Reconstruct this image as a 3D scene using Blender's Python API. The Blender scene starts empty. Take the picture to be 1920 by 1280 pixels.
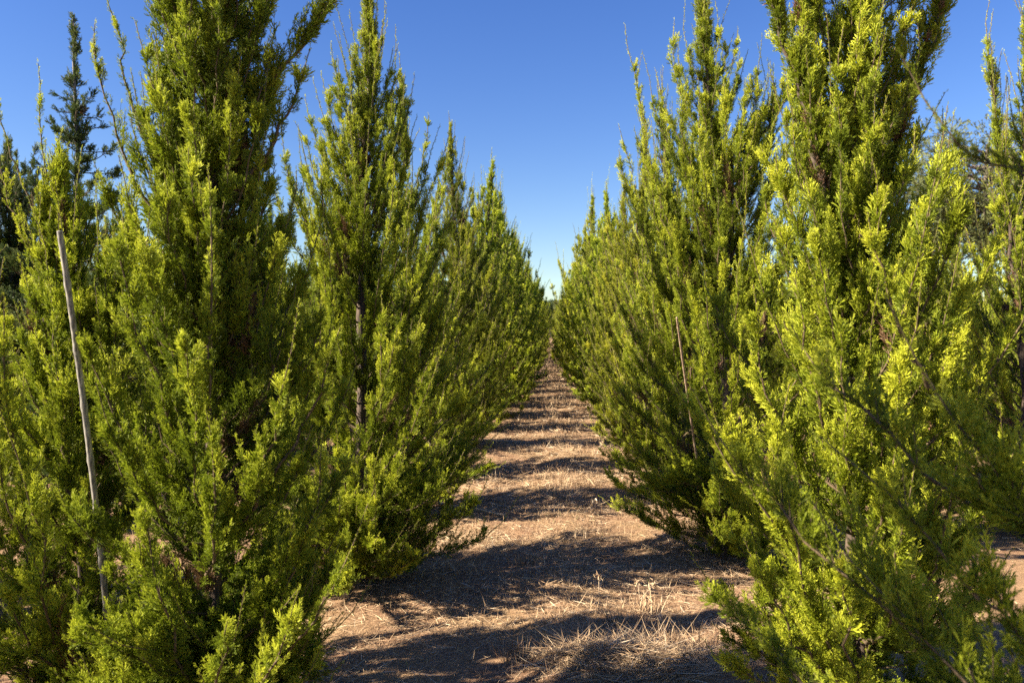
import bpy, math, random
import numpy as np
from mathutils import Vector, Matrix

# ------------------------------------------------------------------ camera, light, exposure
scene = bpy.context.scene
COL = scene.collection
F = 1450.0                        # focal length in photo pixels (1920 wide)
YAW = math.atan(73 / F)
PITCH = -math.atan(18 / F)
CAM_H = 1.6

cam_data = bpy.data.cameras.new('camera')
cam = bpy.data.objects.new('camera', cam_data)
COL.objects.link(cam)
cam.location = (0, 0, CAM_H)
cam.rotation_euler = (math.pi / 2 + PITCH, 0, YAW)
cam_data.sensor_width = 36
cam_data.lens = 36 * F / 1920
cam_data.clip_start = 0.05
cam_data.clip_end = 3000
cam_data.dof.use_dof = True
cam_data.dof.focus_distance = 4.0
cam_data.dof.aperture_fstop = 4.0
scene.camera = cam

SUN_EL = 34.0
SUN_AZ = 20.0        # degrees the sun stands behind the line across the path, on the left
sx, sy, sz = (-math.cos(math.radians(SUN_AZ)) * math.cos(math.radians(SUN_EL)),
              -math.sin(math.radians(SUN_AZ)) * math.cos(math.radians(SUN_EL)),
              math.sin(math.radians(SUN_EL)))
world = bpy.data.worlds.new('World')
scene.world = world
world.use_nodes = True
wn = world.node_tree
bg = wn.nodes['Background']
sky = wn.nodes.new('ShaderNodeTexSky')
sky.sky_type = 'NISHITA'
sky.sun_disc = False
sky.sun_elevation = math.radians(SUN_EL)
sky.sun_rotation = math.atan2(sx, sy)
sky.altitude = 0
sky.air_density = 1.15
sky.dust_density = 0.25
sky.ozone_density = 4.0
hsv = wn.nodes.new('ShaderNodeHueSaturation')      # a polarised, deep blue air
hsv.inputs['Saturation'].default_value = 1.25
hsv.inputs['Hue'].default_value = 0.52
wn.links.new(sky.outputs[0], hsv.inputs['Color'])
wn.links.new(hsv.outputs[0], bg.inputs['Color'])
bg.inputs['Strength'].default_value = 0.05

sl = bpy.data.lights.new('sun', 'SUN')
sl.energy = 5.0
sl.angle = math.radians(0.53)
sl.color = (1.0, 0.86, 0.66)
sun = bpy.data.objects.new('sun', sl)
COL.objects.link(sun)
sun.rotation_euler = Vector((sx, sy, sz)).to_track_quat('Z', 'Y').to_euler()

vs = scene.view_settings
vs.view_transform = 'Standard'
vs.look = 'None'
vs.exposure = 1.85
vs.gamma = 1.0
scene.cycles.max_bounces = 4
scene.cycles.diffuse_bounces = 1
scene.cycles.transmission_bounces = 3
scene.cycles.use_denoising = False

_R = Matrix.Rotation(YAW, 3, 'Z') @ Matrix.Rotation(math.pi / 2 + PITCH, 3, 'X')


def at(px, py, d):
    """The point of the place seen at photo pixel (px, py) whose distance along the path is d metres."""
    v = _R @ Vector(((px - 960) / F, (640 - py) / F, -1))
    v *= d / v.y
    return np.array((v.x, v.y, v.z + CAM_H))


# ------------------------------------------------------------------ helpers
def tag(o, label=None, cat=None, group=None, kind=None):
    if label: o['label'] = label
    if cat: o['category'] = cat
    if group: o['group'] = group
    if kind: o['kind'] = kind
    return o


def empty(name, loc):
    o = bpy.data.objects.new(name, None)
    o.empty_display_size = 0.2
    o.location = loc
    COL.objects.link(o)
    return o


def link_mesh(name, me, parent=None):
    o = bpy.data.objects.new(name, me)
    COL.objects.link(o)
    if parent is not None:
        o.parent = parent
    return o


def np_mesh(name, V, Q, mats, mat_idx=None, tint=None, smooth=False):
    """Mesh from vertex array V (n,3) and face array Q (m,k)."""
    me = bpy.data.meshes.new(name)
    k = Q.shape[1]
    me.vertices.add(len(V))
    me.vertices.foreach_set('co', np.ascontiguousarray(V, dtype=np.float32).ravel())
    me.loops.add(Q.size)
    me.loops.foreach_set('vertex_index', np.ascontiguousarray(Q, dtype=np.int32).ravel())
    me.polygons.add(len(Q))
    me.polygons.foreach_set('loop_start', np.arange(0, Q.size, k, dtype=np.int32))
    if mat_idx is not None:
        me.polygons.foreach_set('material_index', mat_idx.astype(np.int32))
    me.polygons.foreach_set('use_smooth', np.full(len(Q), smooth, dtype=bool))
    for m in mats:
        me.materials.append(m)
    if tint is not None:
        a = me.attributes.new('tint', 'FLOAT', 'POINT')
        a.data.foreach_set('value', tint.astype(np.float32))
    me.update(calc_edges=False)
    me.validate(verbose=False) if False else None
    return me


def norm(a):
    return a / np.maximum(np.linalg.norm(a, axis=-1, keepdims=True), 1e-9)


class Tubes:
    """Collects tapered tubes along polylines into one quad mesh."""
    def __init__(s): s.V, s.Q, s.M, s.n = [], [], [], 0
    def add(s, P, rad, sides=6, mat=0, cap=True):
        P = np.asarray(P, float); rad = np.asarray(rad, float)
        T = np.gradient(P, axis=0); T = norm(T)
        up = np.array((0, 0, 1.0)) if abs(T[0, 2]) < 0.9 else np.array((1.0, 0, 0))
        A = norm(np.cross(T, up)); B = np.cross(T, A)
        th = np.arange(sides) * 2 * math.pi / sides
        ring = (A[:, None, :] * np.cos(th)[None, :, None] + B[:, None, :] * np.sin(th)[None, :, None]) * rad[:, None, None]
        V = (P[:, None, :] + ring).reshape(-1, 3)
        k = len(P)
        i = np.arange(k - 1)[:, None] * sides; j = np.arange(sides)[None, :]; j2 = (j + 1) % sides
        Q = np.stack([i + j, i + j2, i + sides + j2, i + sides + j], -1).reshape(-1, 4) + s.n
        s.V.append(V); s.Q.append(Q); s.M.append(np.full(len(Q), mat)); s.n += len(V)
        if cap:
            for e in (0, k - 1):
                ids = s.n - len(V) + e * sides + np.arange(sides)
                c = s.n
                s.V.append(P[e][None]); s.n += 1
                qq = [(ids[m], ids[(m + 1) % sides], ids[(m + 2) % sides], c) for m in range(0, sides, 2)]
                if e == 0: qq = [(q[2], q[1], q[0], q[3]) for q in qq]
                s.Q.append(np.array(qq)); s.M.append(np.full(len(qq), mat))
                V = np.vstack([V, P[e][None]])
    def mesh(s, name, mats, smooth=True):
        return np_mesh(name, np.vstack(s.V), np.vstack(s.Q), mats, np.concatenate(s.M), smooth=smooth)


# ------------------------------------------------------------------ materials
def new_mat(name):
    m = bpy.data.materials.new(name)
    m.use_nodes = True
    return m, m.node_tree, m.node_tree.nodes['Principled BSDF']


def ramp(nt, stops):
    r = nt.nodes.new('ShaderNodeValToRGB')
    e = r.color_ramp.elements
    while len(e) < len(stops): e.new(0.5)
    for x, (p, c) in zip(e, stops):
        x.position = p; x.color = (*c, 1)
    return r


def foliage_mat(name, dark, mid, light, transl=0.35, rough=0.55):
    m, nt, b = new_mat(name)
    at_ = nt.nodes.new('ShaderNodeAttribute'); at_.attribute_name = 'tint'
    oi = nt.nodes.new('ShaderNodeObjectInfo')
    r = ramp(nt, [(0.0, dark), (0.5, mid), (1.0, light)])
    nt.links.new(at_.outputs['Fac'], r.inputs[0])
    hs = nt.nodes.new('ShaderNodeHueSaturation')
    mr = nt.nodes.new('ShaderNodeMapRange')
    mr.inputs['To Min'].default_value = 0.488; mr.inputs['To Max'].default_value = 0.512
    sp = nt.nodes.new('ShaderNodeSeparateColor')
    nt.links.new(oi.outputs['Color'], sp.inputs[0])
    nt.links.new(sp.outputs[0], mr.inputs['Value'])
    nt.links.new(mr.outputs[0], hs.inputs['Hue'])
    mr2 = nt.nodes.new('ShaderNodeMapRange')
    mr2.inputs['To Min'].default_value = 1.18; mr2.inputs['To Max'].default_value = 0.80
    nt.links.new(sp.outputs[1], mr2.inputs['Value'])
    nt.links.new(mr2.outputs[0], hs.inputs['Value'])
    nt.links.new(r.outputs[0], hs.inputs['Color'])
    nt.links.new(hs.outputs[0], b.inputs['Base Color'])
    b.inputs['Roughness'].default_value = rough
    b.inputs['Specular IOR Level'].default_value = 0.3
    tr = nt.nodes.new('ShaderNodeBsdfTranslucent')
    nt.links.new(hs.outputs[0], tr.inputs['Color'])
    mx = nt.nodes.new('ShaderNodeMixShader'); mx.inputs[0].default_value = transl
    out = nt.nodes['Material Output']
    nt.links.new(b.outputs[0], mx.inputs[1]); nt.links.new(tr.outputs[0], mx.inputs[2])
    nt.links.new(mx.outputs[0], out.inputs['Surface'])
    return m


def wood_mat(name, c1, c2, scale=30, rough=0.85, stretch=6):
    m, nt, b = new_mat(name)
    tc = nt.nodes.new('ShaderNodeTexCoord'); mp = nt.nodes.new('ShaderNodeMapping')
    mp.inputs['Scale'].default_value = (stretch, stretch, 1)
    n = nt.nodes.new('ShaderNodeTexNoise'); n.inputs['Scale'].default_value = scale; n.inputs['Detail'].default_value = 6
    nt.links.new(tc.outputs['Object'], mp.inputs[0]); nt.links.new(mp.outputs[0], n.inputs['Vector'])
    r = ramp(nt, [(0.35, c1), (0.65, c2)])
    nt.links.new(n.outputs['Fac'], r.inputs[0]); nt.links.new(r.outputs[0], b.inputs['Base Color'])
    bp = nt.nodes.new('ShaderNodeBump'); bp.inputs['Strength'].default_value = 0.6; bp.inputs['Distance'].default_value = 0.004
    nt.links.new(n.outputs['Fac'], bp.inputs['Height']); nt.links.new(bp.outputs[0], b.inputs['Normal'])
    b.inputs['Roughness'].default_value = rough
    return m


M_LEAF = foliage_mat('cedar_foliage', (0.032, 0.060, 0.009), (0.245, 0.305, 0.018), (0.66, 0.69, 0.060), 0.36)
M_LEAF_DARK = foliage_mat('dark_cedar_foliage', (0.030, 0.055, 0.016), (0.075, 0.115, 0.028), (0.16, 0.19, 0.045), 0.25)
M_PINE = foliage_mat('pine_foliage', (0.07, 0.09, 0.03), (0.17, 0.19, 0.065), (0.28, 0.28, 0.10), 0.15)
M_DEAD = foliage_mat('dead_foliage', (0.09, 0.05, 0.03), (0.17, 0.10, 0.055), (0.26, 0.16, 0.09), 0.15)
M_TWIG = wood_mat('twig_bark', (0.07, 0.048, 0.026), (0.16, 0.115, 0.065), 40)
M_BARK = wood_mat('cedar_bark', (0.045, 0.032, 0.025), (0.12, 0.088, 0.066), 14)
M_PBARK = wood_mat('pine_bark', (0.10, 0.08, 0.07), (0.22, 0.18, 0.15), 3)
M_GREYBARK = wood_mat('grey_bark', (0.10, 0.095, 0.085), (0.22, 0.21, 0.19), 14)
M_PALEWOOD = wood_mat('pale_wood', (0.42, 0.33, 0.22), (0.62, 0.50, 0.36), 14)


# ------------------------------------------------------------------ sprays of juniper foliage
def make_sprig(rng, nside, w, sub=True):
    """A feathery spray of unit length along +X: rows of folded twigs; returns V (n,4,3) and tint (n,4)."""
    segs = []                                         # base, dir, length, width
    segs.append(((0, 0, 0), (1, 0, 0), 0.62, w))
    segs.append(((0.5, 0, 0), norm(np.array((1, rng.normal() * .12, rng.normal() * .12))), 0.5, w))
    phi0 = rng.uniform(0, math.pi)
    for i in range(nside):
        t = 0.06 + 0.74 * i / nside + rng.uniform(0, .04)
        phi = phi0 + (i % 2) * math.pi + rng.normal() * 0.75
        a = math.radians(rng.uniform(18, 40))
        d = np.array((math.cos(a), math.sin(a) * math.cos(phi), math.sin(a) * math.sin(phi)))
        L = (0.58 - 0.36 * t) * rng.uniform(.75, 1.15)
        segs.append(((t, 0, 0), d, L, w * .95))
        if sub and L > .28:
            for s in (0.35, 0.6):
                a2 = rng.normal(size=3) * 0.42
                segs.append((np.array((t, 0, 0)) + d * L * s, norm(d + a2 + np.array((.1, 0, 0))), L * .5, w * .85))
    V, T = [], []
    for b, d, L, ww in segs:
        b = np.array(b, float); d = norm(np.array(d, float))
        r = norm(rng.normal(size=3)); s = norm(np.cross(d, r)); u = np.cross(d, s)
        mid = b + d * L * 0.55
        V.append([b, mid + s * ww * .5 + u * ww * .22, b + d * L, mid - s * ww * .5 + u * ww * .22])
        x = b[0]
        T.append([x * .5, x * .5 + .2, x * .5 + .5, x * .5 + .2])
    return np.array(V), np.array(T)


def spray_set(seed, nside, w, sub, n=10):
    rng = np.random.default_rng(seed)
    return [make_sprig(rng, nside, w, sub) for _ in range(n)]


LOD = {0: dict(sp=spray_set(1, 7, 0.074, True), ds2=0.0205, dsp=0.020, size=(0.046, 0.082)),
       1: dict(sp=spray_set(2, 7, 0.092, False), ds2=0.029, dsp=0.027, size=(0.058, 0.095)),
       2: dict(sp=spray_set(3, 5, 0.16, False), ds2=0.052, dsp=0.050, size=(0.09, 0.145))}


def place_sprays(rng, P, D, S, T0, sprays):
    """Sprays at P (n,3) pointing along D, of size S, with base tint T0."""
    n = len(P)
    r = rng.normal(size=(n, 3)); A = norm(np.cross(D, r)); B = np.cross(D, A)
    idx = rng.integers(0, len(sprays), n)
    Vs, Ts, Ds = [], [], []
    for k, (sv, st) in enumerate(sprays):
        m = idx == k
        if not m.any(): continue
        v = sv.reshape(-1, 3)
        W = (P[m][:, None] + S[m][:, None, None] * (D[m][:, None] * v[None, :, :1] + A[m][:, None] * v[None, :, 1:2] + B[m][:, None] * v[None, :, 2:]))
        Vs.append(W.reshape(-1, 3))
        dead = T0[m] < -1
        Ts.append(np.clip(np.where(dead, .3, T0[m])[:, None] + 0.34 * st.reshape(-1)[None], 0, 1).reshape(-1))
        Ds.append(np.repeat(dead, len(sv)))
    place_sprays.dead = np.concatenate(Ds)
    return np.vstack(Vs), np.concatenate(Ts)


def interp_poly(P, t):
    """Points and tangents on polyline P (k,3) at t in 0..1."""
    k = len(P) - 1
    x = np.clip(t, 0, 0.9999) * k
    i = x.astype(int); f = (x - i)[:, None]
    return P[i] * (1 - f) + P[i + 1] * f, norm(P[i + 1] - P[i])


PROF = ([0, .04, .12, .22, .34, .5, .65, .8, .92, 1.0], [.10, .30, .70, .96, 1.0, .82, .60, .38, .18, .03])
Z = np.array((0, 0, 1.0))


def limb_path(rng, p0, tip, k=9, bow=0.5):
    """A limb that leaves the stem outwards and then curves up to its tip."""
    d = tip - p0
    h = np.array((d[0], d[1], 0.0))
    c = p0 + h * 0.62 + Z * d[2] * (0.5 - 0.32 * bow * 1.3)
    t = np.linspace(0, 1, k)[:, None]
    P = (1 - t) ** 2 * p0 + 2 * t * (1 - t) * c + t ** 2 * tip
    L = np.linalg.norm(d)
    P[1:-1] += rng.normal(size=(k - 2, 3)) * L * 0.012
    return P


def cedar_meshes(name, seed, stems, lod=1, dens=1.0, leaf=None, bark=None, custom=(), flat=False, limb_k=1.15, prof=PROF, whip=1.0, low=0.02, tint=0.0, spread=1.0, skirt=.28):
    """stems: list of (polyline from base to top, crown radius, limbs). Returns (trunk mesh, crown mesh), in local metres.
    custom: list of (start point, tip point, bushiness)."""
    rng = np.random.default_rng(seed)
    cfg = LOD[lod]
    wood = Tubes()
    limbs = []                                     # path, radius base, bushiness
    top_all = max(s[0][-1][2] for s in stems)
    for P, R, nl in stems:
        P = np.asarray(P, float)
        tt = np.linspace(0, 1, 14)
        # smooth the stem polyline
        kk = np.linspace(0, 1, len(P))
        PP = np.stack([np.interp(tt, kk, P[:, a]) for a in range(3)], 1)
        PP[1:-1, :2] += rng.normal(size=(12, 2)) * 0.012
        H = PP[-1, 2]
        r0 = 0.015 * H ** 0.7 * min(1, .12 + R * 1.35)
        wood.add(PP, r0 * (1 - tt) ** 0.8 * 0.9 + 0.004, 8 if lod < 2 else 5, 0, cap=False)
        z0 = PP[0, 2]
        n = int(nl * limb_k)
        u0 = max(low, z0 / H)
        for i in range(n):
            u = u0 + (0.97 - u0) * ((i + rng.uniform(0, 1)) / n) ** 1.3
            hs = u * H
            if hs < z0: hs = z0 + rng.uniform(0, .2)
            f = (hs - z0) / max(H - z0, .1)
            p0, _ = interp_poly(PP, np.array([f])); p0 = p0[0]
            az = i * 2.39996 + rng.normal() * 0.35
            rt = np.interp(min(1, u + .08), prof[0], prof[1]) * R * rng.uniform(.72, 1.12) * (1 + .12 * math.sin(az * 2 + seed))
            rise = ((rt * rng.uniform(.9, 1.7) + .12) * min(1, .05 + u * 3.6)) if not flat else rt * rng.uniform(-.05, .45)
            rise = min(rise, H * 1.0 - p0[2] + .08) if not flat else rise
            tip = p0 + np.array((math.cos(az) * rt * spread, math.sin(az) * rt * spread, rise))
            limbs.append((limb_path(rng, p0, tip), 0.002 + 0.005 * rt, 1.0, rng.uniform(-.16, .16)))
        for i in range(int(skirt * n) if R > .35 else 0):      # short spreading limbs close to the ground
            hs = z0 + (.05 + .75 * rng.random()) * .16 * H
            p0, _ = interp_poly(PP, np.array([(hs - z0) / max(H - z0, .1)])); p0 = p0[0]
            az = i * 2.39996 + rng.normal() * .4
            rt = R * rng.uniform(.35, .92)
            tip = p0 + np.array((math.cos(az) * rt, math.sin(az) * rt, rt * rng.uniform(.1, .6)))
            limbs.append((limb_path(rng, p0, tip, bow=.7), .002 + .005 * rt, 1.0, rng.uniform(-.16, .10)))
        limbs.append((PP[6:] if R > .35 else PP[3:], .004, .85, 0.0))     # short shoots clothe the stem itself
        # leading shoot
        q = np.linspace(0, 1, 9)[:, None]
        lead = PP[-3][None] * (1 - q) + (PP[-1] + Z * 0.10)[None] * q
        limbs.append((lead, 0.006, 0.8, 0.1))
    for c in custom:
        p0, tip, bush = np.asarray(c[0], float), np.asarray(c[1], float), c[2]
        bow = c[3] if len(c) > 3 else 0.5
        rr = c[4] if len(c) > 4 else 0.011
        limbs.append((limb_path(rng, p0, tip, 13, bow), rr, bush, rng.uniform(0, .2)))
    SP, SD, SS, ST = [], [], [], []
    TW = []
    for P, r, bush, tn in limbs:
        k = len(P)
        L = np.sum(np.linalg.norm(np.diff(P, axis=0), axis=1))
        if L < 0.05: continue
        # whip: a long sparse shoot running on from the tip
        tv = norm(P[-1] - P[-2])
        wl = rng.uniform(.06, .26) * whip * (1.7 if rng.random() < .15 else 1)
        wd = norm(tv + Z * rng.uniform(0, .6) + rng.normal(size=3) * .12)
        wd2 = norm(wd + Z * .25 + rng.normal(size=3) * .12)
        E = P[-1] + wd * wl * .5
        W = np.vstack([P, E[None], (E + wd2 * wl * .5)[None]])
        tt = np.linspace(0, 1, len(W))
        if lod < 2 or L > .3:
            wood.add(W, (r * (1 - tt) ** .9 + .0012 * (1 + lod * .6)), 5 if lod < 2 else 3, 1, cap=False)
        # second order shoots
        ds = cfg['ds2'] / dens
        n2 = max(2, int(L * .86 / ds))
        ncl = max(2, n2 // 6)                          # shoots grow in plumes
        tc_ = np.linspace(.14, 1.0, ncl) + rng.uniform(-.4, .4, ncl) / ncl
        cl = rng.integers(0, ncl, n2)
        t2 = np.clip(tc_[cl] + rng.normal(size=n2) * .065, .08, 1)
        p, tg = interp_poly(P, t2)
        rn = norm(rng.normal(size=(ncl, 3)))[cl] + rng.normal(size=(n2, 3)) * .42
        side = norm(np.cross(tg, norm(rn)))
        ctint = (rng.normal(size=ncl) * .09)[cl]
        cdir = rng.uniform(.45, .95, ncl)[cl][:, None]
        d2 = norm(tg * rng.uniform(.6, 1.3, (n2, 1)) + side * cdir * .88 + Z * rng.uniform(.35, 1.05, (n2, 1)))
        l2 = (rng.uniform(.09, .28, ncl)[cl] * rng.uniform(.55, 1.05, n2)) * (1.2 - .82 * t2 ** 2) * min(1, .32 + 1.0 * L) * bush
        l2 *= np.where(t2 < .3, .8, 1)
        lead_len = l2
        step = cfg['dsp']
        cnt = np.maximum(1, (lead_len / step).astype(int) + 1)
        ids = np.repeat(np.arange(n2), cnt)
        off = np.arange(len(ids)) - np.repeat(np.cumsum(cnt) - cnt, cnt)
        s = (off + rng.uniform(.1, .9, len(ids))) / cnt[ids]
        bend = Z * .35
        q = p[ids] + d2[ids] * (s * l2[ids])[:, None] + bend * (s ** 2 * l2[ids])[:, None] * .5
        dd = norm(d2[ids] + bend * s[:, None] + norm(rng.normal(size=(len(ids), 3))) * (.60 - .30 * s[:, None]) + Z * .15)
        sz_ = rng.uniform(*cfg['size'], len(ids)) * (1.10 - .52 * s) * (1.0 if bush >= .8 else .8 if bush >= .6 else .6 if bush >= .4 else .42)
        SP.append(q); SD.append(dd); SS.append(sz_)
        dd_ = (rng.random(ncl) < .09)[cl] & (t2 < .45)
        ST.append(np.where(dd_[ids], -5, np.clip(.07 + tn + tint + ctint[ids] + .24 * s + .30 * t2[ids] + rng.normal(size=len(ids)) * .08, 0, .9)))  # young tips lighter; older inner foliage darkened further to imitate crown shade
        # little woody shoots
        if lod < 2:
            TW.append((p, p + (d2 + bend * .5) * l2[:, None], np.full(n2, .0016 if lod == 0 else .0024)))
        # sprays hugging the limb itself
        nh = max(3, int(L / (cfg['dsp'] * .55)))
        ph, th_ = interp_poly(P, np.clip(rng.uniform(.2, 1.05, nh), 0, 1))
        SP.append(ph); SD.append(norm(th_ * .7 + norm(rng.normal(size=(nh, 3))) * .75 + Z * .2)); SS.append(rng.uniform(.7, 1.15, nh) * cfg['size'][0] * (1.0 if bush >= .6 else .6 if bush >= .4 else .42))
        ST.append(np.clip(.15 + tn + tint + rng.normal(size=nh) * .08, 0, .9))
        # shoots along the whip
        nw = max(2, int((wl + .08) / (cfg['dsp'] * .62)))
        sw = np.linspace(0, 1, nw)
        a = W[-3:][None, 0] * 0
        k3 = len(W) - 1
        tw = 1 - (3 / k3) * (1 - sw)
        pw, tgw = interp_poly(W, tw)
        dw = norm(tgw * 1.0 + norm(rng.normal(size=(nw, 3))) * .42)
        SP.append(pw); SD.append(dw); SS.append(rng.uniform(.5, .85, nw) * cfg['size'][0] * (1.1 - .5 * sw))
        ST.append(np.clip(.35 + tn + tint + .2 * sw + rng.normal(size=nw) * .05, 0, .9))
    SP, SD, SS, ST = map(np.concatenate, (SP, SD, SS, ST))
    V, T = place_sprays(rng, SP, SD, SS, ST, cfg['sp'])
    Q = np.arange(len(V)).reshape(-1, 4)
    MI = np.where(place_sprays.dead, 2, 0)
    if TW:
        A = np.concatenate([x[0] for x in TW]); B = np.concatenate([x[1] for x in TW]); w = np.concatenate([x[2] for x in TW])
        d = norm(B - A); s = norm(np.cross(d, rng.normal(size=A.shape))) * w[:, None]
        VV = np.stack([A - s, A + s, B + s * .4, B - s * .4], 1).reshape(-1, 3)
        QQ = np.arange(len(VV)).reshape(-1, 4) + len(V)
        V = np.vstack([V, VV]); Q = np.vstack([Q, QQ]); MI = np.concatenate([MI, np.ones(len(QQ), int)]); T = np.concatenate([T, np.full(len(VV), .3)])
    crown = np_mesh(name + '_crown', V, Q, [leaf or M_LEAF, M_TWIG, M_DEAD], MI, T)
    trunk = wood.mesh(name + '_trunk', [bark or M_BARK, M_TWIG])
    return trunk, crown, len(Q)


def plant(meshes, loc, label, group, rot=0.0, scale=(1, 1, 1), name='cedar_tree', cat='tree', tilt=(0, 0), tone=None):
    t = empty(name, loc)
    t.rotation_euler = (tilt[0], tilt[1], rot); t.scale = scale
    tag(t, label, cat, group)
    link_mesh('trunk', meshes[0], t)
    c = link_mesh('crown', meshes[1], t)
    tr = random.Random(len(COL.objects) * 7 + 1)
    h, v = tone if tone else (tr.random(), tr.random())
    c.color = (h, v, 0, 1)                            # natural colour difference from tree to tree
    return t


TOTAL = [0]


def unique(seed, loc, stems, label, group, custom=(), **kw):
    """A tree built for its own place; stems and custom limbs come in world metres."""
    L = np.array(loc, float)
    st = [([np.asarray(p, float) - L for p in P], R, n) for P, R, n in stems]
    cu = [(np.asarray(c[0]) - L, np.asarray(c[1]) - L, *c[2:]) for c in custom]
    name = kw.pop('name', 'cedar_tree'); tone = kw.pop('tone', (.5, .4))
    a, b, n = cedar_meshes(name, seed, st, custom=cu, **kw)
    TOTAL[0] += n
    return plant((a, b), loc, label, group, name=name, tone=tone)


# ------------------------------------------------------------------ ground
def vnoise(x, y, seed):
    """Smooth value noise in 0..1 on arrays."""
    xi = np.floor(x).astype(int); yi = np.floor(y).astype(int)
    fx = x - xi; fy = y - yi
    fx = fx * fx * (3 - 2 * fx); fy = fy * fy * (3 - 2 * fy)
    def h(a, b):
        n = (a * 374761393 + b * 668265263 + seed * 1442695041) & 0x7fffffff
        n = ((n ^ (n >> 13)) * 1274126177) & 0x7fffffff
        return ((n ^ (n >> 16)) & 0xffff) / 65535.0
    return (h(xi, yi) * (1 - fx) + h(xi + 1, yi) * fx) * (1 - fy) + (h(xi, yi + 1) * (1 - fx) + h(xi + 1, yi + 1) * fx) * fy


HEAP = at(1180, 1205, 3.75)


def gz(x, y):
    x = np.asarray(x, float); y = np.asarray(y, float)
    z = (vnoise(x * .8 + 5, y * .8, 1) - .5) * .07 + (vnoise(x * 3, y * 3, 2) - .5) * .028 + (vnoise(x * 9, y * 9, 3) - .5) * .012
    z += (vnoise(x * 26, y * 26, 4) - .5) * .008
    fade = np.clip(1.2 - y / 90, .15, 1)
    z = z * fade
    z += .05 * np.exp(-(((x - HEAP[0]) / .42) ** 2 + ((y - HEAP[1]) / .20) ** 2))
    # a low ridge of mown grass down the right middle of the path
    z += .035 * np.exp(-((x - .12) / .28) ** 2) * vnoise(x * 0 + 3, y * .9, 7) * (y < 60)
    return z


def ground():
    def axis(parts):
        out = []
        for a, b, st in parts: out.append(np.arange(a, b - 1e-6, st))
        out.append(np.array([parts[-1][1]]))
        return np.concatenate(out)
    far = 900
    xs = axis([(-far, -100, 100), (-100, -20, 10), (-20, -6, .7), (-6, -1.8, .12), (-1.8, 1.8, .03), (1.8, 6, .12), (6, 20, .7), (20, 100, 10), (100, far, 100)])
    ys = axis([(-far, -100, 100), (-100, -10, 10), (-10, 1.6, .4), (1.6, 7, .03), (7, 14, .06), (14, 40, .25), (40, 120, 1.5), (120, far, 60)])
    X, Y = np.meshgrid(xs, ys)
    Zz = gz(X, Y)
    V = np.stack([X, Y, Zz], -1).reshape(-1, 3)
    nx, ny = len(xs), len(ys)
    i = np.arange(ny - 1)[:, None] * nx + np.arange(nx - 1)[None, :]
    Q = np.stack([i, i + 1, i + nx + 1, i + nx], -1).reshape(-1, 4)
    m, nt, b = new_mat('soil_and_dry_grass')
    L = nt.links
    tc = nt.nodes.new('ShaderNodeTexCoord')
    def noise(scale, detail=5, rough=.6, sc=None):
        n = nt.nodes.new('ShaderNodeTexNoise'); n.inputs['Scale'].default_value = scale
        n.inputs['Detail'].default_value = detail; n.inputs['Roughness'].default_value = rough
        if sc:
            mp = nt.nodes.new('ShaderNodeMapping'); mp.inputs['Scale'].default_value = sc
            L.new(tc.outputs['Object'], mp.inputs[0]); L.new(mp.outputs[0], n.inputs['Vector'])
        else:
            L.new(tc.outputs['Object'], n.inputs['Vector'])
        return n
    soil = noise(38, 8, .7)
    rs = ramp(nt, [(.32, (.12, .066, .040)), (.5, (.28, .17, .105)), (.68, (.42, .285, .18))])
    L.new(soil.outputs['Fac'], rs.inputs[0])
    straw = noise(1.0, 7, .75, (55, 130, 60))
    rg = ramp(nt, [(.34, (.17, .10, .055)), (.52, (.33, .22, .125)), (.68, (.48, .35, .21))])
    L.new(straw.outputs['Fac'], rg.inputs[0])
    cover = noise(1.6, 6, .62)
    rc = ramp(nt, [(.42, (0, 0, 0)), (.58, (1, 1, 1))])
    L.new(cover.outputs['Fac'], rc.inputs[0])
    mx = nt.nodes.new('ShaderNodeMixRGB')
    L.new(rc.outputs[0], mx.inputs[0]); L.new(rs.outputs[0], mx.inputs[1]); L.new(rg.outputs[0], mx.inputs[2])
    L.new(mx.outputs[0], b.inputs['Base Color'])
    b.inputs['Roughness'].default_value = .95
    b.inputs['Specular IOR Level'].default_value = .1
    add = nt.nodes.new('ShaderNodeMath'); add.operation = 'ADD'
    L.new(soil.outputs['Fac'], add.inputs[0]); L.new(straw.outputs['Fac'], add.inputs[1])
    bp = nt.nodes.new('ShaderNodeBump'); bp.inputs['Strength'].default_value = .8; bp.inputs['Distance'].default_value = .012
    L.new(add.outputs[0], bp.inputs['Height']); L.new(bp.outputs[0], b.inputs['Normal'])
    o = link_mesh('ground', np_mesh('ground', V, Q, [m], smooth=True))
    tag(o, 'reddish bare soil strewn with dry cut grass between the cedar rows', 'ground', kind='structure')


ground()


def blade_mat(name, stops, rough=.7):
    m, nt, b = new_mat(name)
    a = nt.nodes.new('ShaderNodeAttribute'); a.attribute_name = 'tint'
    r = ramp(nt, stops)
    nt.links.new(a.outputs['Fac'], r.inputs[0]); nt.links.new(r.outputs[0], b.inputs['Base Color'])
    b.inputs['Roughness'].default_value = rough
    b.inputs['Specular IOR Level'].default_value = .3
    return m


M_STRAW = blade_mat('straw', [(0, (.14, .08, .045)), (.4, (.36, .235, .14)), (.8, (.60, .45, .28)), (1, (.78, .64, .46))])
M_GRASS = blade_mat('green_grass', [(0, (.05, .09, .02)), (1, (.16, .22, .05))])


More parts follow.
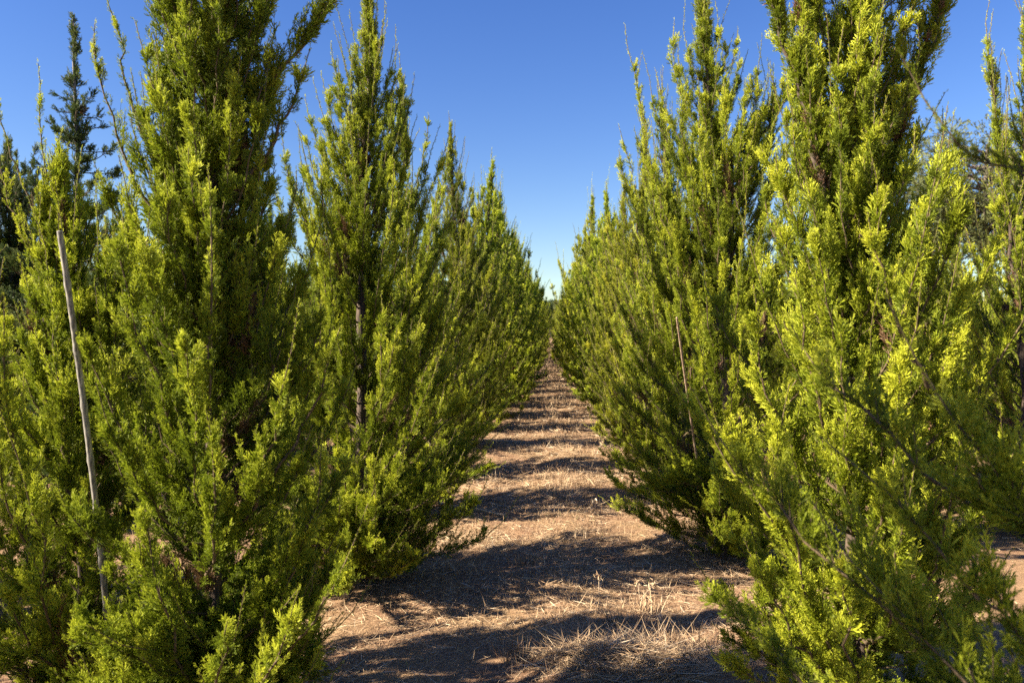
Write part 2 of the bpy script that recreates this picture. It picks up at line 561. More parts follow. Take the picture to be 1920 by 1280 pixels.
def blades(rng, base, direc, length, width, tint, curl=.3):
    """Curved tapering ribbons (three quads each)."""
    n = len(base)
    d = norm(direc)
    bend = norm(rng.normal(size=(n, 3))) * curl
    V = []
    t = np.array([0, .35, .7, 1.0])
    s = norm(np.cross(d, Z[None] + rng.normal(size=(n, 3)) * .5))
    for k, tk in enumerate(t):
        c = base + d * (length * tk)[:, None] + bend * (length * tk ** 2)[:, None]
        w = (width * (1, .9, .6, .12)[k] / 2)[:, None]
        V.append(c - s * w); V.append(c + s * w)
    V = np.stack(V, 1)                                   # n,8,3
    i = np.arange(n)[:, None] * 8
    q = np.array([[0, 1, 3, 2], [2, 3, 5, 4], [4, 5, 7, 6]])
    Q = (i[:, :, None] + q[None]).reshape(-1, 4)
    return V.reshape(-1, 3), Q, np.repeat(tint, 8)


class Blades:
    def __init__(s): s.V, s.Q, s.T, s.n = [], [], [], 0
    def add(s, r):
        s.V.append(r[0]); s.Q.append(r[1] + s.n); s.T.append(r[2]); s.n += len(r[0])
    def mesh(s, name, mat): return np_mesh(name, np.vstack(s.V), np.vstack(s.Q), [mat], tint=np.concatenate(s.T))


def litter():
    rng = np.random.default_rng(5)
    B = Blades()
    for y0, y1, n, w, ll in ((2.2, 4.2, 30000, .0022, (.03, .16)), (4.2, 7, 34000, .003, (.04, .18)), (7, 12, 32000, .0048, (.05, .22)), (12, 24, 28000, .0075, (.07, .26)), (24, 60, 16000, .013, (.12, .4))):
        y = rng.uniform(y0, y1, n); half = 1.35 + 0 * y
        x = rng.uniform(-1, 1, n) * half
        out = rng.random(n) < .22                         # part of it lies in the neighbouring lanes
        x = np.where(out, np.sign(rng.normal(size=n)) * rng.uniform(1.3, 4.6, n), x)
        keep = rng.random(n) < .22 + .9 * np.clip(vnoise(x * 1.7 + 9, y * 1.7, 11) * 1.6 - .35, 0, 1)
        keep |= (np.abs(x - .15) < .3) & (rng.random(n) < .6)
        x, y = x[keep], y[keep]; n = len(x)
        az = rng.uniform(0, 2 * math.pi, n)
        el = np.abs(rng.normal(size=n)) * .16
        d = np.stack([np.cos(az) * np.cos(el), np.sin(az) * np.cos(el), np.sin(el)], 1)
        z = gz(x, y) + rng.uniform(.001, .012, n)
        L = rng.uniform(*ll, n) * rng.uniform(.4, 1, n)
        B.add(blades(rng, np.stack([x, y, z], 1), d, L, np.full(n, w) * rng.uniform(.6, 1.3, n), np.clip(.5 + .25 * rng.normal(size=n), 0, 1), .12))
    # dry standing stubble, thick on the mown ridge and in random patches
    for y0, y1, n, w, hh in ((2.6, 7, 2600, .0028, (.03, .10)), (7, 14, 3800, .004, (.04, .13)), (14, 40, 5200, .009, (.06, .18)), (40, 110, 3500, .03, (.12, .34))):
        y = rng.uniform(y0, y1, n)
        x = np.where(rng.random(n) < .55, .15 + rng.normal(size=n) * .28, rng.uniform(-1.3, 1.3, n))
        keep = vnoise(x * 2.2, y * 1.6, 21) + rng.normal(size=n) * .08 > .55
        x, y = x[keep], y[keep]; n = len(x)
        d = norm(np.stack([rng.normal(size=n) * .35, rng.normal(size=n) * .35, np.ones(n)], 1))
        B.add(blades(rng, np.stack([x, y, gz(x, y) - .003], 1), d, rng.uniform(*hh, n), np.full(n, w), np.clip(.55 + .22 * rng.normal(size=n), 0, 1), .3))
    tag(link_mesh('dry_grass', B.mesh('dry_grass', M_STRAW)), 'dry straw and cut grass lying and standing on the path', 'dry grass', kind='stuff')
    G = Blades()
    n = 2600
    y = rng.uniform(3, 16, n); x = rng.uniform(-1.35, 1.35, n)
    keep = vnoise(x * 3 + 40, y * 3, 33) > .72
    x, y = x[keep], y[keep]; n = len(x)
    d = norm(np.stack([rng.normal(size=n) * .7, rng.normal(size=n) * .7, np.ones(n)], 1))
    G.add(blades(rng, np.stack([x, y, gz(x, y) - .002], 1), d, rng.uniform(.015, .045, n), np.full(n, .0035), rng.random(n), .3))
    tag(link_mesh('green_grass', G.mesh('green_grass', M_GRASS)), 'tiny green seedlings coming up through the straw on the path', 'grass', kind='stuff')


litter()


def straw_heap():
    rng = np.random.default_rng(8)
    B = Blades()
    n = 2800
    a = rng.uniform(0, 2 * math.pi, n); r = np.sqrt(rng.random(n))
    x = HEAP[0] + np.cos(a) * r * .46; y = HEAP[1] + np.sin(a) * r * .22
    z = gz(x, y) + rng.random(n) * .055 * (1 - r ** 2)
    az = rng.uniform(0, 2 * math.pi, n); el = np.abs(rng.normal(size=n)) * .13
    d = np.stack([np.cos(az) * np.cos(el), np.sin(az) * np.cos(el) * .7, np.sin(el)], 1)
    B.add(blades(rng, np.stack([x, y, z], 1), d, rng.uniform(.06, .24, n), rng.uniform(.0018, .0034, n), np.clip(.55 + .24 * rng.normal(size=n), 0, 1), .35))
    o = link_mesh('straw_heap', B.mesh('straw_heap', M_STRAW))
    tag(o, 'low heap of dry straw lying on the path nearest the camera', 'straw')


straw_heap()


def tuft(px, py, d, n, h, spread, label, dark=0.0, seed=0):
    p = at(px, py, d)
    rng = np.random.default_rng(seed + int(px))
    x = np.clip(rng.normal(size=n), -1.7, 1.7) * spread; y = np.clip(rng.normal(size=n), -1.7, 1.7) * spread * .6
    z = gz(p[0] + x, p[1] + y) - gz(p[0], p[1])
    dd = norm(np.stack([x / spread * .22 + rng.normal(size=n) * .22, rng.normal(size=n) * .25, np.ones(n)], 1))
    B = Blades()
    B.add(blades(rng, np.stack([x, y, z], 1), dd, rng.uniform(.3, 1, n) * h, rng.uniform(.0022, .0042, n) * (1 + d * .04), np.clip(.55 - dark + .2 * rng.normal(size=n), 0, 1), .28))
    o = link_mesh('grass_tuft', B.mesh('grass_tuft', M_STRAW))
    o.location = (p[0], p[1], float(gz(p[0], p[1])))
    tag(o, label, 'grass tuft', 'dry grass tufts standing on the path')


def gd(py):            # distance along the path at which the ground shows at photo row py
    return CAM_H * F / (py - 622)


tuft(1170, 1155, gd(1165), 75, .075, .055, 'tall pale dry grass tuft standing just beyond the straw heap')
tuft(1210, 1130, gd(1140), 70, .15, .05, 'dry grass tuft with upright stalks at the edge of a sunlit band near the heap')
tuft(970, 1225, gd(1235), 80, .13, .06, 'dark brown dry grass tuft left of the straw heap', .25)
tuft(985, 1060, gd(1062), 60, .10, .06, 'short reddish grass tuft in the middle of the path', .15)
tuft(1125, 1275, gd(1275), 40, .08, .06, 'dry grass tuft at the bottom edge below the straw heap')
tuft(1050, 755, gd(756), 90, .26, .16, 'pale grass tuft on the far stretch of the path, sunlit top')
tuft(1075, 850, gd(856), 90, .12, .14, 'matted dry grass tuft on the right side of the path beside a weed stalk')
tuft(1295, 1190, gd(1200), 90, .12, .10, 'flattened dry grass tuft right of the straw heap')


def weed(px, py, d, tips, label, r=.0022):
    """A dry weed: thin stalks from the base to tips given as (px, py, extra distance), with small seed heads."""
    p = at(px, py, d); p[2] = float(gz(p[0], p[1]))
    root = empty('dry_weed', p)
    tag(root, label, 'weed', 'dry weed stalks standing on the path')
    rng = np.random.default_rng(int(px) + 3)
    for tx, ty, dd in tips:
        tb = Tubes(); hd = Blades()
        t = at(tx, ty, d + dd) - p
        q = np.linspace(0, 1, 8)[:, None]
        P = t * q + np.array((0, 0, 1.0)) * (q * (1 - q)) * np.linalg.norm(t) * .12
        tb.add(P, np.linspace(r, r * .5, 8) * (1 + d * .12), 5)
        n = 16
        hd.add(blades(rng, np.repeat(P[-1][None], n, 0) + rng.normal(size=(n, 3)) * .012, norm(rng.normal(size=(n, 3)) + Z), rng.uniform(.015, .045, n), np.full(n, .005 + d * .0006), np.clip(.7 + .2 * rng.normal(size=n), 0, 1)))
        link_mesh('stalk', tb.mesh('stalk', [M_PALEWOOD]), root)
        link_mesh('seed_head', hd.mesh('seed_head', M_STRAW), root)


weed(1105, 885, gd(885), [(1132, 822, .1), (1128, 832, -.1)], 'leaning dry weed with a pale seed head on the right side of the path')
weed(1166, 880, gd(880), [(1147, 840, 0)], 'thin dry weed leaning left beside the right-hand cedars')
weed(1114, 968, gd(968), [(1117, 940, 0), (1110, 950, 0)], 'small upright dry weed in the shaded middle of the path')
weed(1123, 1122, gd(1122), [(1123, 1083, 0)], 'single dark dry stalk at the edge of a shadow on the path')
weed(853, 1075, gd(1075), [(838, 1048, 0), (845, 1055, .05)], 'short pale dry weed on the left side of the path')
weed(1200, 1120, gd(1120), [(1196, 1090, 0), (1224, 1098, .1)], 'pale forked dry stalk rising from the sunlit grass near the heap')


def stick(a, b, r, label, seed, mat=None):
    rng = np.random.default_rng(seed)
    q = np.linspace(0, 1, 9)[:, None]
    P = a * (1 - q) + b * q
    P[:, 2] = gz(P[:, 0], P[:, 1]) + r * .9 + .012
    P[1:-1, :2] += rng.normal(size=(7, 2)) * .008
    tb = Tubes(); tb.add(P - P[0], np.linspace(r, r * .55, 9), 7)
    for k in (3, 6):
        e = P[k] - P[0]
        tb.add(np.array([e, e + np.array((.03, .02, .007)), e + np.array((.07, .05, .02))]), [r * .5, r * .4, r * .2], 5)
    o = link_mesh('fallen_stick', tb.mesh('fallen_stick', [mat or M_PALEWOOD]))
    o.location = P[0]
    tag(o, label, 'stick', 'fallen sticks on the path')


stick(at(822, 950, gd(950)), at(948, 973, gd(973)), .014, 'long thin fallen stick lying at the left edge of the path', 1)
stick(at(905, 832, gd(832)), at(985, 833, gd(831)), .016, 'pale fallen stick on the path by the low reaching branch', 2)


# ------------------------------------------------------------------ canes
def cane(a, b, bow, r, label, seed, cols, name='bamboo_cane'):
    m, nt, bs = new_mat(name + '_skin')
    tc = nt.nodes.new('ShaderNodeTexCoord')
    n1 = nt.nodes.new('ShaderNodeTexNoise'); n1.inputs['Scale'].default_value = 26; n1.inputs['Detail'].default_value = 8
    mp = nt.nodes.new('ShaderNodeMapping'); mp.inputs['Scale'].default_value = (5, 5, .5)
    nt.links.new(tc.outputs['Object'], mp.inputs[0]); nt.links.new(mp.outputs[0], n1.inputs['Vector'])
    rr = ramp(nt, [(.38, cols[0]), (.5, cols[1]), (.64, cols[2])])
    nt.links.new(n1.outputs['Fac'], rr.inputs[0]); nt.links.new(rr.outputs[0], bs.inputs['Base Color'])
    bs.inputs['Roughness'].default_value = .6
    bp = nt.nodes.new('ShaderNodeBump'); bp.inputs['Strength'].default_value = .35; bp.inputs['Distance'].default_value = .002
    nt.links.new(n1.outputs['Fac'], bp.inputs['Height']); nt.links.new(bp.outputs[0], bs.inputs['Normal'])
    K = 97
    q = np.linspace(0, 1, K)
    P = a[None] * (1 - q[:, None]) + b[None] * q[:, None] + bow[None] * (4 * q * (1 - q))[:, None]
    R = r * (1 - .22 * q)
    L = np.linalg.norm(b - a)
    nodes = []
    s = .13
    rng = np.random.default_rng(seed)
    while s < L: nodes.append(s / L); s += .21 + rng.uniform(-.03, .03)
    for u in nodes:                                       # swollen joints
        k = int(u * (K - 1))
        if 0 < k < K - 1:
            R[k] *= 1.24
    # hollow cut top
    tb = Tubes()
    tb.add(P - P[0], R, 14, cap=False)
    top = P[-1] - P[0]; dd = norm(P[-1] - P[-2])
    tb.add(np.array([top, top - dd * .001, top - dd * .02]), [R[-1], R[-1] * .62, R[-1] * .6], 14)
    root = empty(name, P[0])
    tag(root, label, 'garden stake')
    link_mesh('pole', tb.mesh('pole', [m]), root)
    return root


pA = at(222, 1270, 2.95); pA[2] = -.15
pB = at(112, 433, 2.45)
mid = at(158, 745, 2.62) - (pA + pB) / 2
cane(pA, pB, np.array((mid[0], 0, 0)) * 1.0, .0118, 'weathered grey bamboo stake leaning left in front of the bright cedar', 3,
     ((.13, .125, .115), (.27, .26, .24), (.40, .38, .34)))
pA = at(1322, 960, 5.75); pB = at(1269, 595, 4.85)
cane(pA, pB, np.array((-.004, 0, 0)), .0085, 'thin pale tan stake poking out of the right-hand cedars', 4,
     ((.20, .13, .09), (.34, .24, .17), (.46, .36, .27)), 'wooden_stake')

# ------------------------------------------------------------------ the near cedars, each built for its own place
GL = 'cedars of the row along the left side of the path'
GR = 'cedars of the row along the right side of the path'
LX, RX = -1.25, 1.25


def B0(x, y): return np.array((x, y, float(gz(x, y)) - .03))


# first on the left: tall column that leaves the top of the frame
b = B0(LX, 2.8)
PR1 = ([0, .04, .12, .22, .32, .42, .52, .75, .9, 1], [.15, .45, .9, 1, .92, .66, .50, .48, .36, .04])
unique(11, b, [([b, at(395, 700, 2.8), at(400, 250, 2.8), at(430, -190, 2.8)], .48, 165),
               ([at(395, 700, 2.8), at(325, 350, 2.85), at(320, -80, 2.9)], .18, 34)],
       'tall dark-hearted cedar filling the left of the view, its top out of frame', GL,
       custom=[(at(405, 270, 2.8), at(640, -30, 2.8), 1.25, .2, .009),
               (at(400, 400, 2.8), at(560, 160, 2.75), 1.0, .5),
               (at(320, 450, 2.8), at(178, 105, 2.7), .55, .5, .006),
               (at(310, 330, 2.85), at(222, 60, 2.8), .5, .6, .006),
               (at(400, 700, 2.8), at(550, 380, 3.1), .7, .8),
               (at(420, 980, 2.75), at(622, 655, 2.65), .8, .6, .008),
               (at(420, 1010, 2.7), at(525, 745, 2.35), .9, .9, .007),
               (at(400, 1100, 2.7), at(398, 835, 2.3), .85, .9, .007),
               (at(420, 1300, 2.7), at(640, 1070, 2.45), .7, .5, .007),
               (at(420, 1230, 2.7), at(600, 900, 2.5), .95, .7, .007),
               (at(390, 1330, 2.7), at(540, 1180, 2.3), .8, .7, .007),
               (at(390, 900, 2.75), at(395, 390, 2.45), .6, .9, .007),
               (at(390, 1300, 2.7), at(280, 1010, 2.3), .9, .9, .007),
               (at(390, 1300, 2.7), at(420, 1200, 2.2), .8, .9, .007)],
       lod=0, prof=PR1, dens=1.15, whip=.8, skirt=.7, tone=(.7, .55))

# the bright bushy one round the stake
b = B0(-2.12, 3.3)
PRS = ([0, .05, .15, .3, .5, .7, .85, 1], [.3, .7, 1, .95, .72, .45, .25, .05])
unique(12, b, [([b, at(170, 800, 3.3), at(110, 330, 3.3)], .37, 80),
               ([at(150, 900, 3.25), at(210, 600, 3.3), at(245, 480, 3.3)], .26, 24),
               ([at(120, 900, 3.2), at(85, 600, 3.3), at(90, 380, 3.3)], .22, 20)],
       'bright yellow-green cedar standing behind the leaning stake', GL,
       custom=[(at(130, 560, 3.3), at(74, 195, 3.3), .4, .6, .005),
               (at(120, 500, 3.3), at(-5, 205, 3.3), .35, .3, .005),
               (at(100, 560, 3.3), at(-10, 262, 3.2), .4, .4, .006),
               (at(120, 1150, 3.1), at(8, 660, 2.7), .9, .8, .0075),
               (at(140, 1180, 3.0), at(0, 860, 2.6), .9, .8, .0075),
               (at(150, 1280, 3.0), at(60, 960, 2.5), 1.0, .8, .0075),
               (at(180, 1300, 3.0), at(20, 1130, 2.6), .9, .5, .007),
               (at(170, 1000, 3.1), at(90, 520, 3.0), .9, .8, .007)],
       lod=0, prof=PRS, dens=1.1, tint=.05, skirt=.6, tone=(.6, .2))

b = B0(LX, 4.85)
PR2 = ([0, .05, .13, .24, .36, .5, .65, .8, .92, 1], [.42, .82, 1.06, 1.06, .86, .56, .37, .20, .09, .02])
unique(13, b, [([b, at(675, 650, 4.85), at(685, 300, 4.85), at(688, 15, 4.85)], .74, 140)],
       'pointed cedar second along the left of the path, tip almost at the top edge', GL,
       custom=[(at(680, 500, 4.85), at(578, 275, 4.8), .8, .6, .007),
               (at(690, 560, 4.8), at(640, 215, 4.7), .8, .8, .007),
               (at(690, 700, 4.85), at(600, 420, 4.6), .9, .7, .007),
               (at(690, 850, 4.8), at(716, 610, 4.2), .8, .8, .007),
               (at(690, 900, 4.8), at(800, 600, 4.6), .9, .7, .007),
               (at(680, 1000, 4.8), at(700, 880, 4.1), .9, .7, .007)],
       lod=0, prof=PR2, dens=.98, whip=1.5, skirt=.5)

b = B0(LX, 6.65)
unique(14, b, [([b, at(760, 600, 6.65), at(752, 178, 6.65)], .58, 110)],
       'narrow cedar third along the left of the path with a dark side branch', GL,
       custom=[(at(760, 420, 6.6), at(802, 238, 6.5), .8, .4, .007),
               (at(765, 520, 6.6), at(838, 315, 6.4), 1.0, .3, .008),
               (at(765, 560, 6.6), at(830, 365, 6.2), .9, .3, .007)],
       lod=1, prof=PR2, dens=1.15, whip=1.1)

# right row
b = B0(RX, 3.15)
PRR = ([0, .05, .13, .24, .38, .52, .65, .8, .92, 1], [.3, .7, 1, 1.05, .9, .52, .38, .36, .3, .06])
unique(21, b, [([b, at(1600, 650, 3.15), at(1590, 250, 3.15), at(1640, -170, 3.15)], .50, 120),
               ([at(1600, 600, 3.15), at(1520, 250, 3.1), at(1425, -60, 3.05)], .17, 34),
               ([at(1610, 500, 3.15), at(1700, 230, 3.2), at(1782, -30, 3.2)], .16, 32),
               ([at(1600, 560, 3.2), at(1500, 180, 3.3), at(1500, -120, 3.3)], .17, 28)],
       'large many-stemmed cedar first along the right of the path, V-shaped top', GR,
       custom=[(at(1640, 700, 3.3), at(1768, 250, 3.5), .5, .5, .008),
               (at(1800, 800, 2.9), at(1640, 470, 2.6), .7, .3, .012),
               (at(1600, 900, 3.0), at(1500, 560, 2.6), 1.0, .9, .0075),
               (at(1600, 1000, 3.0), at(1420, 620, 2.8), 1.0, .9, .0075),
               (at(1600, 1100, 3.0), at(1370, 830, 2.7), 1.0, .8, .0075),
               (at(1600, 1000, 3.0), at(1580, 650, 2.5), 1.0, .9, .0075),
               (at(1600, 1100, 3.0), at(1690, 700, 2.5), 1.0, .9, .0075),
               (at(1650, 1000, 3.0), at(1800, 560, 2.9), 1.0, .8, .0075),
               (at(1600, 1250, 3.0), at(1460, 830, 2.5), .9, .9, .007),
               (at(1620, 1200, 3.0), at(1690, 1000, 2.4), .9, .9, .007),
               (at(1650, 1150, 3.0), at(1870, 960, 2.8), .9, .6, .0075),
               (at(1620, 1280, 3.0), at(1430, 1090, 2.5), .9, .6, .007),
               (at(1620, 1300, 3.0), at(1580, 1080, 2.3), .9, .9, .007),
               (at(1680, 900, 3.1), at(1850, 700, 3.0), 1.0, .8, .0075),
               (at(1690, 1150, 3.0), at(1800, 850, 2.7), 1.0, .8, .0075)],
       lod=0, prof=PRR, dens=1.15, tint=.06)

b = B0(RX, 5.55)
unique(22, b, [([b, at(1350, 600, 5.55), at(1345, 300, 5.55), at(1305, -30, 5.5)], .70, 120),
               ([at(1352, 520, 5.55), at(1400, 300, 5.6), at(1470, 190, 5.6)], .34, 30)],
       'tall cedar second along the right of the path, leaning slightly over it', GR,
       custom=[(at(1345, 560, 5.5), at(1262, 90, 5.4), .8, .5, .007),
               (at(1345, 650, 5.5), at(1190, 135, 5.3), .7, .6, .0075),
               (at(1345, 700, 5.5), at(1225, 370, 5.0), .9, .7, .0075),
               (at(1350, 800, 5.4), at(1300, 560, 4.7), 1.0, .8, .0075)],
       lod=0, prof=([0, .05, .13, .24, .36, .5, .65, .8, .92, 1], [.40, .80, 1.06, 1.08, .98, .78, .54, .30, .13, .03]), dens=.98, tint=.03, whip=1.3, skirt=.5)

b = B0(RX, 7.45)
unique(23, b, [([b, at(1275, 600, 7.45), at(1240, 200, 7.4)], .74, 110)],
       'cedar third along the right of the path with a thin bare leader', GR,
       custom=[(at(1270, 600, 7.4), at(1172, 280, 7.1), .7, .6, .007),
               (at(1270, 600, 7.4), at(1198, 190, 7.2), .7, .6, .007)],
       lod=1, prof=([0, .05, .13, .24, .36, .5, .65, .8, .92, 1], [.40, .80, 1.06, 1.08, .98, .78, .54, .30, .13, .03]), dens=1.15, whip=1.5, tint=.03)

# the one right beside the camera: out of frame but for branches that reach in from the right edge
b = B0(1.42, 1.2)
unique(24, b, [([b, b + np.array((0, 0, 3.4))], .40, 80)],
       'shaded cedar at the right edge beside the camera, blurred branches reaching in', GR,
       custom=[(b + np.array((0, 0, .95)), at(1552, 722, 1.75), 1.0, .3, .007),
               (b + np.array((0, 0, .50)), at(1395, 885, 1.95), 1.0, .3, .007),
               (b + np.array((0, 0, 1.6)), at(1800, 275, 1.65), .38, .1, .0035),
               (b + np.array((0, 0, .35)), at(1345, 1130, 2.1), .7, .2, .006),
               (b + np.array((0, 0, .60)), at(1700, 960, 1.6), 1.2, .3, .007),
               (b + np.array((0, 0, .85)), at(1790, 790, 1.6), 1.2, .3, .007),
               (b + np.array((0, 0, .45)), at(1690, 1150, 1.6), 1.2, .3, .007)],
       lod=0, dens=1.0, tint=-.12)  # lowered tint puts this tree's shade into its foliage colour

# slender open conifer in the second row on the left
b = B0(-3.75, 6.1)
PRN = ([0, .3, .45, .5, .6, .7, .72, .85, .93, 1], [.6, 1, .9, .75, .62, .42, .40, .26, .14, .03])
unique(31, b, [([b, at(142, 600, 6.1), at(146, 300, 6.1), at(138, 66, 6.1)], .62, 110)],
       'slender open-crowned conifer with a bare grey stem against the sky', 'trees of the second row to the left',
       custom=[(at(145, 480, 6.1), at(245, 408, 6.0), .9, .1, .007), (at(145, 420, 6.1), at(218, 370, 6.1), .9, .1, .010)],
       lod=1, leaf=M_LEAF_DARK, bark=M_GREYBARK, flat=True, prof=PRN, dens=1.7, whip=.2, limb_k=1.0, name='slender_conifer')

# tall one of the second row on the right, at the frame edge
b = B0(3.75, 6.3)
unique(32, b, [([b, at(1920, 560, 6.3), at(1925, 30, 6.3)], .7, 90), ([at(1915, 600, 6.3), at(1880, 350, 6.2), at(1852, 110, 6.2)], .22, 24)],
       'tall spiky cedar cut by the right edge, behind the near row', 'cedars of the second row to the right',
       lod=1, prof=PR2, dens=1.05, tint=.02, whip=2.0)

# ------------------------------------------------------------------ shared shapes for the rest of the rows
PRM = ([0, .05, .13, .24, .36, .5, .65, .8, .92, 1], [.40, .80, 1.06, 1.08, .98, .80, .58, .34, .15, .03])
mids, fars = [], []
for s in range(4):
    P = [np.array((0, 0, 0.0)), np.array((.05 * math.cos(s * 2), .05 * math.sin(s * 2), 1.8)), np.array((.12 * math.cos(s), .12 * math.sin(s), 3.8))]
    st = [(P, .75, 115)]
    if s % 2: st.append(([P[1] * .6, P[1] + np.array((.25, .1, .3)), np.array((.45, .1, 3.2))], .3, 26))
    mids.append(cedar_meshes('cedar', 100 + s, st, lod=1, dens=1.0, skirt=.45, prof=PRM, whip=1.2, tint=.04))
for s in range(6):
    P = [np.array((0, 0, 0.0)), np.array((.06 * math.cos(s * 2), .06 * math.sin(s * 2), 1.8)), np.array((.15 * math.cos(s), .15 * math.sin(s), 3.8))]
    st = [(P, .82, 105)]
    if s % 2: st.append(([P[1] * .6, P[1] + np.array((.25, .1, .3)), np.array((.45, .1, 3.1))], .3, 22))
    fars.append(cedar_meshes('distant_cedar', 200 + s, st, lod=2, dens=1.15, prof=PRM, whip=1.5, tint=.06))

WORDS = ['first', 'second', 'third', 'fourth', 'fifth', 'sixth', 'seventh', 'eighth', 'ninth', 'tenth', 'eleventh', 'twelfth', 'thirteenth', 'fourteenth', 'fifteenth', 'sixteenth', 'seventeenth', 'eighteenth', 'nineteenth', 'twentieth']
prng = random.Random(4)


def row(x, ys, heights, rowtext, group, first, far_label, named, wide=1.0):
    for i, y in enumerate(ys):
        H = heights(i, y)
        xx = x + prng.uniform(-.08, .08); yy = y + prng.uniform(-.12, .12)
        pool = mids if y < 13.5 else fars
        k = prng.randrange(len(pool))
        rot = prng.uniform(0, 2 * math.pi)
        sxy = (.62 + .38 * H / 3.8) * prng.uniform(.92, 1.12) * wide
        lab = f'{WORDS[first + i]} cedar {rowtext}' if i < named else far_label
        plant(pool[k], B0(xx, yy), lab, group, rot, (sxy, sxy, H / 3.8), tilt=(prng.gauss(0, .03), prng.gauss(0, .035)))


# left row: fourth tree on
hl = {0: 2.5, 1: 4.25, 2: 3.7, 3: 4.6, 4: 4.4, 5: 4.7, 6: 4.5}
row(LX, [8.5 + 1.95 * i for i in range(50)], lambda i, y: hl.get(i, prng.uniform(3.7, 5.1)), 'along the left of the path, counted from the camera', GL, 3,
    'far cedar merging into the distant end of the left hedge-like row', 14)
hr = {0: 3.9, 1: 3.7, 2: 3.9, 3: 4.2, 4: 4.1, 5: 4.4}
row(RX, [9.4 + 1.95 * i for i in range(50)], lambda i, y: hr.get(i, prng.uniform(3.7, 5.0)), 'along the right of the path, counted from the camera', GR, 3,
    'far cedar merging into the distant end of the right hedge-like row', 14)
G2L = 'cedars of the second row to the left'; G2R = 'cedars of the second row to the right'
row(-3.75, [4.2], lambda i, y: 2.7, 'in the second row to the left, low and nearest', G2L, 0, '', 1)
row(-3.75, [8.0 + 1.95 * i for i in range(20)], lambda i, y: prng.uniform(2.4, 3.0) + .02 * y, 'in the second row to the left of the path', G2L, 2,
    'cedar far back in the second row to the left, glimpsed between nearer crowns', 6)
row(3.75, [8.1 + 1.95 * i for i in range(20)], lambda i, y: prng.uniform(2.25, 2.7) + .03 * y, 'in the second row to the right of the path', G2R, 1,
    'cedar far back in the second row to the right, glimpsed between nearer crowns', 6)
row(3.75, [4.3], lambda i, y: 1.6, 'in the second row to the right, small and nearest', G2R, 0, '', 1, .8)
for sgn, wd in ((-1, 'left'), (1, 'right')):
    for r_, (xr, y0, nn) in enumerate(((6.25, 6.6, 15), (8.8, 9.5, 14), (11.4, 12.5, 14))):
        tx = ('third', 'fourth', 'fifth')[r_]
        row(sgn * xr, [y0 + 1.95 * i for i in range(nn)], lambda i, y: prng.uniform(2.7, 3.3) + .02 * y, '', f'cedars of the {tx} row to the {wd}', 0,
            f'cedar in the {tx} row to the {wd}, mostly hidden behind nearer trees', 0)
# tall tree at the left edge, its shade put into the dark leaf colour
b = B0(-6.0, 8.4)
unique(33, b, [([b, at(20, 550, 8.4), at(15, 285, 8.4)], 1.0, 150), ([at(0, 700, 8.3), at(-60, 400, 8.3), at(-40, 300, 8.3)], .5, 40)],
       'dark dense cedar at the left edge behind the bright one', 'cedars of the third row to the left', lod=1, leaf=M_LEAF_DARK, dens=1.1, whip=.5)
# unseen neighbours on the sun side, first two enlarged to shade near right-hand trees
for i, (x, y, H) in enumerate(((-2.0, .6, 5.2), (-1.9, -.9, 4.8), (-3.75, 2.2, 3.0), (-3.75, .2, 3.0))):
    plant(mids[i % 4], B0(x, y), 'unseen cedar beside the camera on the left, casting shade across the path', 'cedars beside the camera', i * 1.3, ((1.25, 1.1, .9, .9)[i],) * 2 + (H / 3.8,))


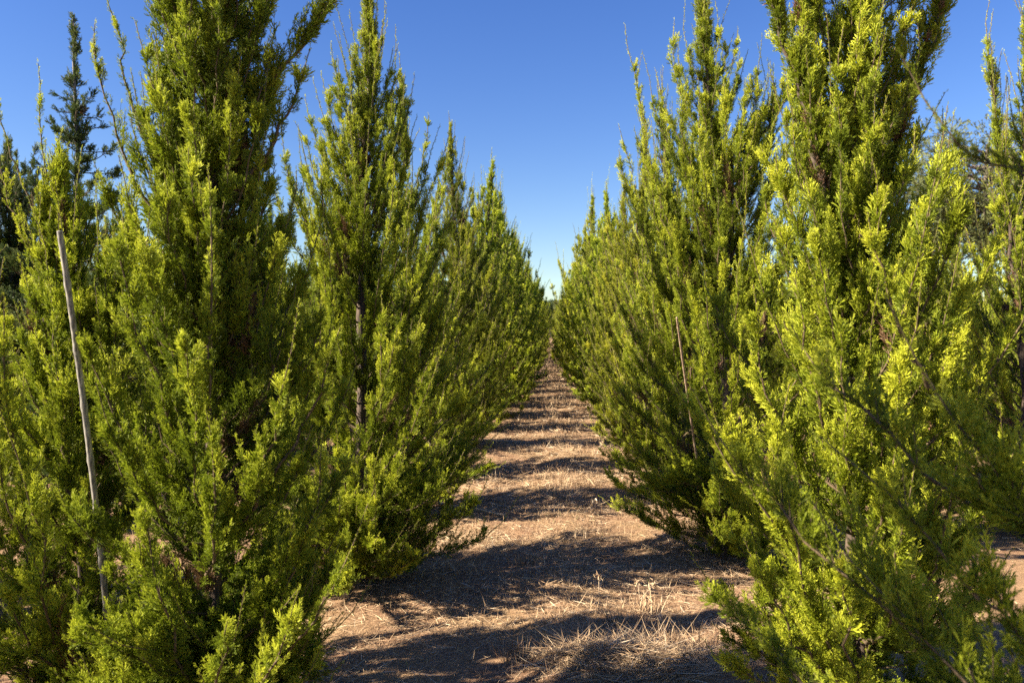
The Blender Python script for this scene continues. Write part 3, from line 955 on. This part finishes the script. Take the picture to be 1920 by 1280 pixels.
# ------------------------------------------------------------------ pines far behind
def pine(px, py_top, d, width, label, seed, crown_h, lobes, needle=.28, n_tuft=60, trunk_r=.3, mat=None):
    rng = np.random.default_rng(seed)
    top = at(px, py_top, d); H = top[2]
    base = np.array((top[0], d, 0.0))
    wood = Tubes()
    P = np.array([(0, 0, -.2), (width * .02, 0, H * .3), (-width * .02, 0, H * .6), (0, 0, H * .93)])
    q = np.linspace(0, 1, 12); PP = np.stack([np.interp(q, np.linspace(0, 1, 4), P[:, a]) for a in range(3)], 1)
    wood.add(PP, np.linspace(trunk_r, trunk_r * .25, 12), 9, 0, cap=False)
    C = []
    for i in range(lobes):
        u = (i + rng.uniform(0, 1)) / lobes
        z = H - crown_h * (1 - u) * rng.uniform(.9, 1.0) - .02 * H
        env = math.sin(math.pi * min(1, .22 + .78 * (1 - u) ** .8)) * .9 + .1
        az = i * 2.399 + rng.normal() * .3
        r = width * .5 * max(.12, env) * rng.uniform(.35, .95)
        c = np.array((math.cos(az) * r, math.sin(az) * r, z))
        C.append(c)
        f = np.clip((c[2] - crown_h * .16) / (H * .93), .3, .98)
        p0, _ = interp_poly(PP, np.array([f]))
        wood.add(limb_path(rng, p0[0], c, 7, .4), np.linspace(trunk_r * .3, trunk_r * .06, 7), 5, 0, cap=False)
    C = np.array(C)
    n = n_tuft * lobes
    ids = rng.integers(0, lobes, n)
    s = norm(rng.normal(size=(n, 3)))
    rad = width * .115 * (.7 + .6 * rng.random(lobes))[ids] * rng.uniform(.45, 1.05, n)
    pos = C[ids] + s * rad[:, None] * np.array((1.25, 1.25, .62))
    dirs = norm(s + Z * .45 + rng.normal(size=(n, 3)) * .4)
    sp = spray_set(seed, 5, .13, False, 6)
    V, T = place_sprays(rng, pos, dirs, rng.uniform(.7, 1.3, n) * needle * 1.7, np.clip(.3 + .15 * rng.normal(size=n) + .1 * s[:, 2], 0, 1), sp)
    root = empty('pine_tree', base)
    tag(root, label, 'tree', 'tall pines standing beyond the plantation')
    link_mesh('trunk', wood.mesh('pine_trunk', [M_PBARK]), root)
    link_mesh('crown', np_mesh('pine_crown', V, np.arange(len(V)).reshape(-1, 4), [mat or M_PINE], tint=T), root)


pine(1852, 240, 46, 9.4, 'big round-crowned pine rising behind the right-hand trees', 51, 7.2, 60, .26, 95, .34)
pine(1745, 335, 48, 6.4, 'lower spreading pine crown left of the big round one', 54, 4.6, 36, .26, 90, .28)
pine(1029, 566, 190, 6.0, 'small dark pine at the vanishing end of the path', 52, 5.4, 30, .5, 110, .45, M_LEAF_DARK)
pine(1060, 566, 150, 4.6, 'pale round pine just right of the path end', 53, 6.0, 26, .5, 45, .35)
pine(1040, 592, 230, 7.5, 'low distant tree closing the path end between the rows', 55, 6.0, 24, .6, 100, .35, M_LEAF_DARK)
pine(1016, 590, 215, 7.0, 'low distant tree left of the dark pine at the path end', 56, 6.0, 24, .6, 100, .35, M_LEAF_DARK)
print('foliage quads', TOTAL, [m[2] for m in mids], [m[2] for m in fars])
